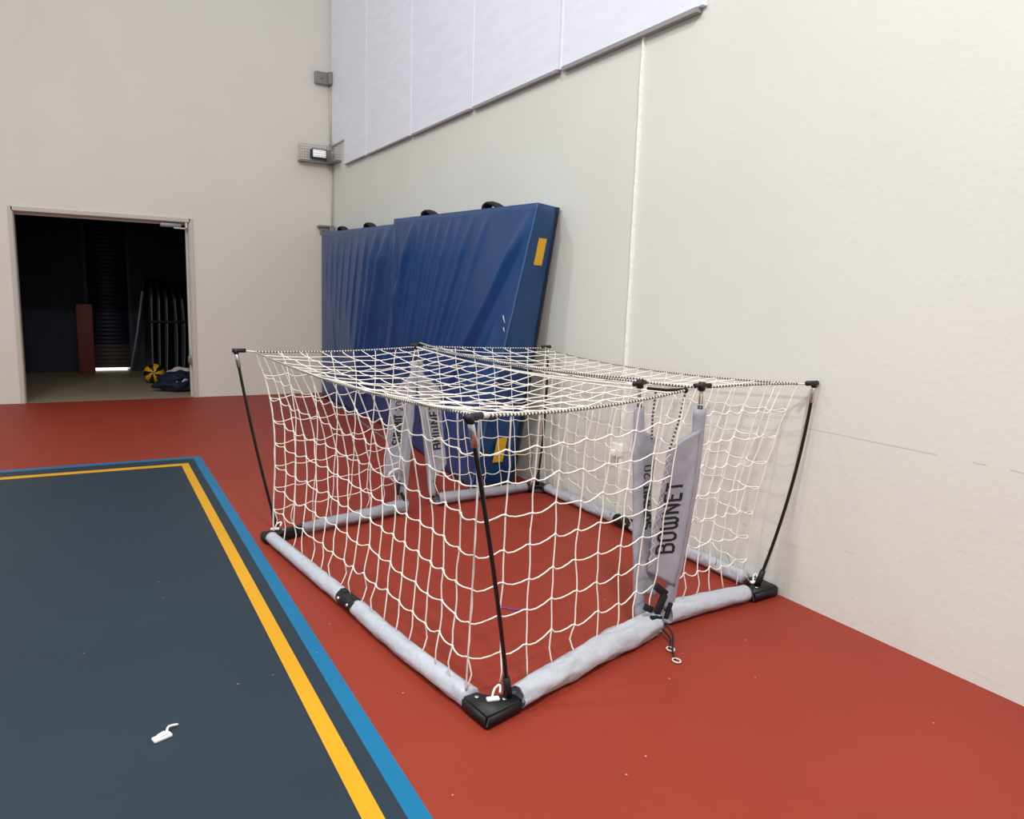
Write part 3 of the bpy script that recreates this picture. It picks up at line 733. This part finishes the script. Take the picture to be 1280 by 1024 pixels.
# top net: u from A side to B side, v from back rope to mouth rope
cfr = curve_fn(FLt, Lt, (-.02, 0, -.035))
STOP = coons(ct, cfr, ct3, lambda t: ct2(t * .93)); net_panel(bmn, 17, 8, lambda u, v: STOP(u, v) + V((0, 0, -.045 * math.sin(PI * u) ** .7 * math.sin(PI * v))), jit=.004, sag=.005, seed=4, loose_bottom=False, flat=True, skipv0=True, stair=.2, knots=False)
netL = obj('net', bmn, 'net', goalL); netL['label'] = 'white square-mesh cord net'
bm = bmesh.new()
rope(bm, [ct(i / 30) for i in range(31)], .0045, True); rope(bm, [ct(i / 30) + V((.012 * math.sin(PI * i / 30), 0, -.008 * math.sin(PI * i / 30))) for i in range(31)], .0042, False); rope(bm, [ct(i / 30) + V((.02 * math.sin(i * .9) * (i / 30), 0, .008 * (i / 30))) for i in range(8, 31)], .0036, False)
rope(bm, [cfr(i / 30) for i in range(31)], .006, False)
rope(bm, [cl(i / 16) for i in range(17)], .0045, False); rope(bm, [cr(i / 16) for i in range(17)], .0035, False)
rope(bm, [At + V((.05, 0, .006)), nA], .006, False); rope(bm, [Bt + V((.03, .02, .006)), nB + V((.03, 0, 0))], .010, False)
tag(obj('border_rope', bm, ['rope_w', 'rope_b'], goalL), 'white rope along the net edges')
bm = bmesh.new()
rope(bm, [ct2(i / 30) for i in range(31)], .006); rope(bm, [ct3(i / 30) for i in range(31)], .0055)
rope(bm, [cfr(i / 30) + V((.03, 0, .028)) for i in range(31)], .005)
rope(bm, [sL(.10, .885), V((-.90, -8.30, 1.0)), V((-.915, -8.33, 1.13))], .005)
tag(obj('tension_rope', bm, ['rope_w', 'rope_b'], goalL), 'black and white flecked rope')
bm = bmesh.new(); tube(bm, [Lt + V((.02, -.03, -.01)), Lt.lerp(Et, .6) + V((0, 0, -.008)), Et + V((0, 0, .004))], .0075, 6); ball(bm, Et, .013)
tag(obj('strap', bm, 'strap', goalL), 'black strap tying the net corner to the post')
# straps and cords at the near foot of the mouth
bm = bmesh.new()
obox(bm, (-.905, -8.44, .215), (1, .2, -.75), (.0, 1, .1), (.75, 0, 1), .10, .018, .035, bev=.004)
obox(bm, (-.905, -8.445, .15), (1, .2, 1.6), (.0, 1, .1), (-1.6, 0, 1), .10, .018, .035, bev=.004)
obox(bm, (-.99, -8.46, .15), (1, 0, -.5), (0, 1, 0), (.5, 0, 1), .05, .02, .03, bev=.004)
obox(bm, (-.86, -8.45, .11), (.35, 0, 1), (0, 1, 0), (1, 0, -.35), .08, .016, .02, bev=.004)
obox(bm, (-.95, -8.47, .10), (1, .1, -.2), (0, 1, 0), (.2, 0, 1), .07, .02, .02, bev=.004)
for o in islands('buckle_strap', bm, 'strap', goalL): o['label'] = 'black folded webbing strap at the post foot'
for pts in ([(-.915, -8.47, .045), (-.93, -8.55, .03), (-.965, -8.585, .008)], [(-.91, -8.465, .075), (-.93, -8.56, .06), (-.985, -8.63, .02), (-1.01, -8.675, .006)]):
    bm = bmesh.new(); tube(bm, smooth_path(pts), .0045, 6); co = obj('loose_cord', bm, 'strap', goalL)
    e = V(pts[-1]); bm = bmesh.new(); ring = [e + V((-.004 + .016 * math.cos(a), -.014 + .02 * math.sin(a), .003)) for a in [2 * PI * k / 14 for k in range(15)]]
    tube(bm, ring, .0035, 6, caps=False); tag(obj('end_loop', bm, 'rope_w', co), 'white loop')

# ---------- right goal
goalR = empty('soccer_goal', (-.55, -7.2, 0), 'portable white-net goal set against the right wall, grey padded base', 'goal', 'portable goals set mouth to mouth')
dCD = (D0 - C0).normalized(); dCR = (V((-.84, -8.40, 0)) - C0).normalized(); dDF = (V((-1.03, -6.1, 0)) - D0).normalized()
bC = bracket(C0 + V((.02, -.03, 0)), dCD, dCR, goalR, .17, .20); bD = bracket(D0 + V((.0, .02, 0)), -dCD, dDF, goalR, .16, .18)
clip((-.13, -8.30, .066), bC, .7)
jr = V((-.068, -7.11, .045))
sleeve('base_sleeve', C0 + dCD * .16 + V((-.036, 0, .045)), jr - dCD * .09, .039, .037, goalR, seed=5, wr=.12)
sleeve('base_sleeve', jr + dCD * .09, D0 - dCD * .14 + V((-.04, 0, .045)), .037, .038, goalR, seed=6, wr=.12)
joint(C0, D0, jr, goalR, V((-1, 0, 0)))
nCR = V((dCR.y, -dCR.x, 0))
sleeve('base_sleeve', C0 + dCR * .20 + V((.0, .012, .05)), V((-.80, -8.36, .055)), .043, .058, goalR, seed=7, wr=.10, open_end=True)
sleeve('base_sleeve', D0 + dDF * .18 + V((0, -.02, .045)), V((-1.0, -6.10, .052)), .036, .046, goalR, seed=8, wr=.10, open_end=True, mat_='sleeve_dark')
rod(Cb, Ct, goalR, (.030, -.015, 0), (-1, 0, 0)); rod(Db, Dt, goalR, (.01, -.02, 0), (-1, 0, 0))
pR, sR = post(Rb, Rt, (-1, .08, 0), goalR, .165, (.19, .28), (.96, .87), 'BOWNET', .36, .36, .088, bow=(.022, -.01, 0), s_mid=.55, sl_r=.034)
pFR, sFR = post(FRb, FRt, (1, .0, 0), goalR, .14, (.17, .29), (.97, .84), 'BOWNET', .40, .34, .07, bow=(.0, 0, 0), s_mid=.56, sl_r=.028)
bmn = bmesh.new()
cb = curve_fn((-.095, -6.13, .08), (-.17, -8.30, .085)); ct = curve_fn(nD, nC, (.0, 0, -.045), .45)
cl = curve_fn((-.095, -6.13, .08), nD, (-.03, -.02, 0), .6); cr = curve_fn((-.17, -8.30, .085), nC, (-.10, .0, 0), .42)
SDC = coons(cb, ct, cl, cr); net_panel(bmn, 17, 8, lambda u, v: SDC(u, v) + V((-.045 * math.sin(PI * u) * math.sin(PI * v), 0, 0)), seed=11)
cb2 = curve_fn((-.17, -8.30, .085), (-.80, -8.37, .11)); ct2 = curve_fn(nC, Rt, (0, 0, .006)); cr2 = curve_fn((-.80, -8.37, .10), Rt, (.02, 0, 0))
SCR = coons(cb2, ct2, cr, cr2); net_panel(bmn, 6, 8, lambda u, v: SCR(u, v) + V((0, .03 * math.sin(PI * u) * math.sin(PI * v), 0)), seed=12, skipu0=True)
cb3 = curve_fn((-.095, -6.13, .08), (-1.0, -6.12, .10)); ct3 = curve_fn(nD, FRt, (0, 0, -.005)); cr3 = curve_fn((-1.0, -6.12, .10), FRt, (.0, 0, 0))
SDF = coons(cb3, ct3, cl, cr3); net_panel(bmn, 7, 8, lambda u, v: SDF(u, v) + V((0, -.03 * math.sin(PI * u) * math.sin(PI * v), 0)), seed=13, skipu0=True, knots=False)
cfr = curve_fn(FRt, Rt, (.0, 0, -.03))
STOP2 = coons(ct, cfr, ct3, ct2); net_panel(bmn, 17, 6, lambda u, v: STOP2(u, v) + V((0, 0, -.05 * math.sin(PI * u) ** .7 * math.sin(PI * v))), jit=.004, sag=.005, seed=14, loose_bottom=False, flat=True, skipv0=True, stair=.2, knots=False)
netR = obj('net', bmn, 'net', goalR); netR['label'] = 'white square-mesh cord net'
bm = bmesh.new()
rope(bm, [ct(i / 30) for i in range(31)], .0055); rope(bm, [ct2(i / 30) for i in range(31)], .006); rope(bm, [ct3(i / 30) for i in range(31)], .005)
rope(bm, [cfr(i / 30) for i in range(31)], .006)
rope(bm, [nC, Ct], .005, False)
rope(bm, [sR(.16, .865), V((-.868, -8.44, 1.0)), Et + V((0, 0, -.01))], .005)
tag(obj('tension_rope', bm, ['rope_w', 'rope_b'], goalR), 'black and white flecked rope')
# lacing along the flap edge
bm = bmesh.new(); pts = []
for k in range(26):
    z = .30 + .55 * k / 25; pts.append(sR(.165 - (.012 if k % 2 else -.003), z) + V((0, -.006 if k % 2 else .002, 0)))
tube(bm, pts, .0022, 5); tag(obj('lacing', bm, 'rope_w', goalR), 'white lacing on the flap edge')

# ------------------------------------------------------------------ small things
root = empty('power_socket', (0, -6.92, .505), 'white power outlet on the right wall behind the net', 'socket')
bm = bmesh.new(); box(bm, (-.035, -6.97, .46), (0, -6.87, .555), bev=.008); obj('outlet_box', bm, 'white', root)
bm = bmesh.new(); box(bm, (-.07, -6.945, .465), (-.033, -6.905, .515), bev=.008); obj('plug', bm, 'white', root)
bm = bmesh.new()
obox(bm, (-3.0, -8.32, .006), (1, .35, 0), (-.35, 1, 0), (0, 0, 1), .062, .030, .012, bev=.004); obox(bm, (-3.0, -8.32, .014), (1, .5, .1), (-.5, 1, 0), (0, 0, 1), .030, .022, .012, bev=.004)
tube(bm, smooth_path([(-2.985, -8.31, .014), (-2.975, -8.28, .016), (-2.945, -8.262, .006)], 4), .0045, 6)
tag(obj('plastic_clip', bm, 'white'), 'small white plastic clip lying on the dark court surface', 'clip')
bm = bmesh.new(); tube(bm, smooth_path([(-1.455, -7.87, .004), (-1.42, -7.885, .004), (-1.39, -7.93, .006), (-1.34, -7.945, .004)], 5), .0032, 5)
tag(obj('string_scrap', bm, 'purple'), 'short purple string scrap on the red floor inside the net', 'string')

bm = bmesh.new(); tube(bm, smooth_path([(-.32, -1.05, .006), (-.36, -1.9, .004), (-.45, -2.9, .004), (-.53, -3.9, .004), (-.60, -4.35, .006)], 8), .016, 6, flat=(1, .25))
tag(obj('floor_strap', bm, 'board_edge'), 'thin pale grey strap lying on the red floor beside the crash mats', 'strap')
bm = bmesh.new()
obox(bm, (-1.335, -6.19, .19), (.2, .1, 1), (.1, 1, 0), (1, 0, -.2), .10, .016, .022, bev=.004)
obox(bm, (-1.30, -6.20, .12), (-.5, .1, 1), (.1, 1, 0), (1, 0, .5), .08, .016, .022, bev=.004)
for o in islands('buckle_strap', bm, 'strap', goalL): o['label'] = 'black folded webbing strap at the post foot'
bm = bmesh.new(); tube(bm, smooth_path([(-1.30, -6.19, .30), (-1.35, -6.2, .33), (-1.41, -6.2, .29), (-1.37, -6.2, .24)], 4), .02, 6, flat=(1, .3)); obj('tie_end', bm, 'rope_w', goalL)
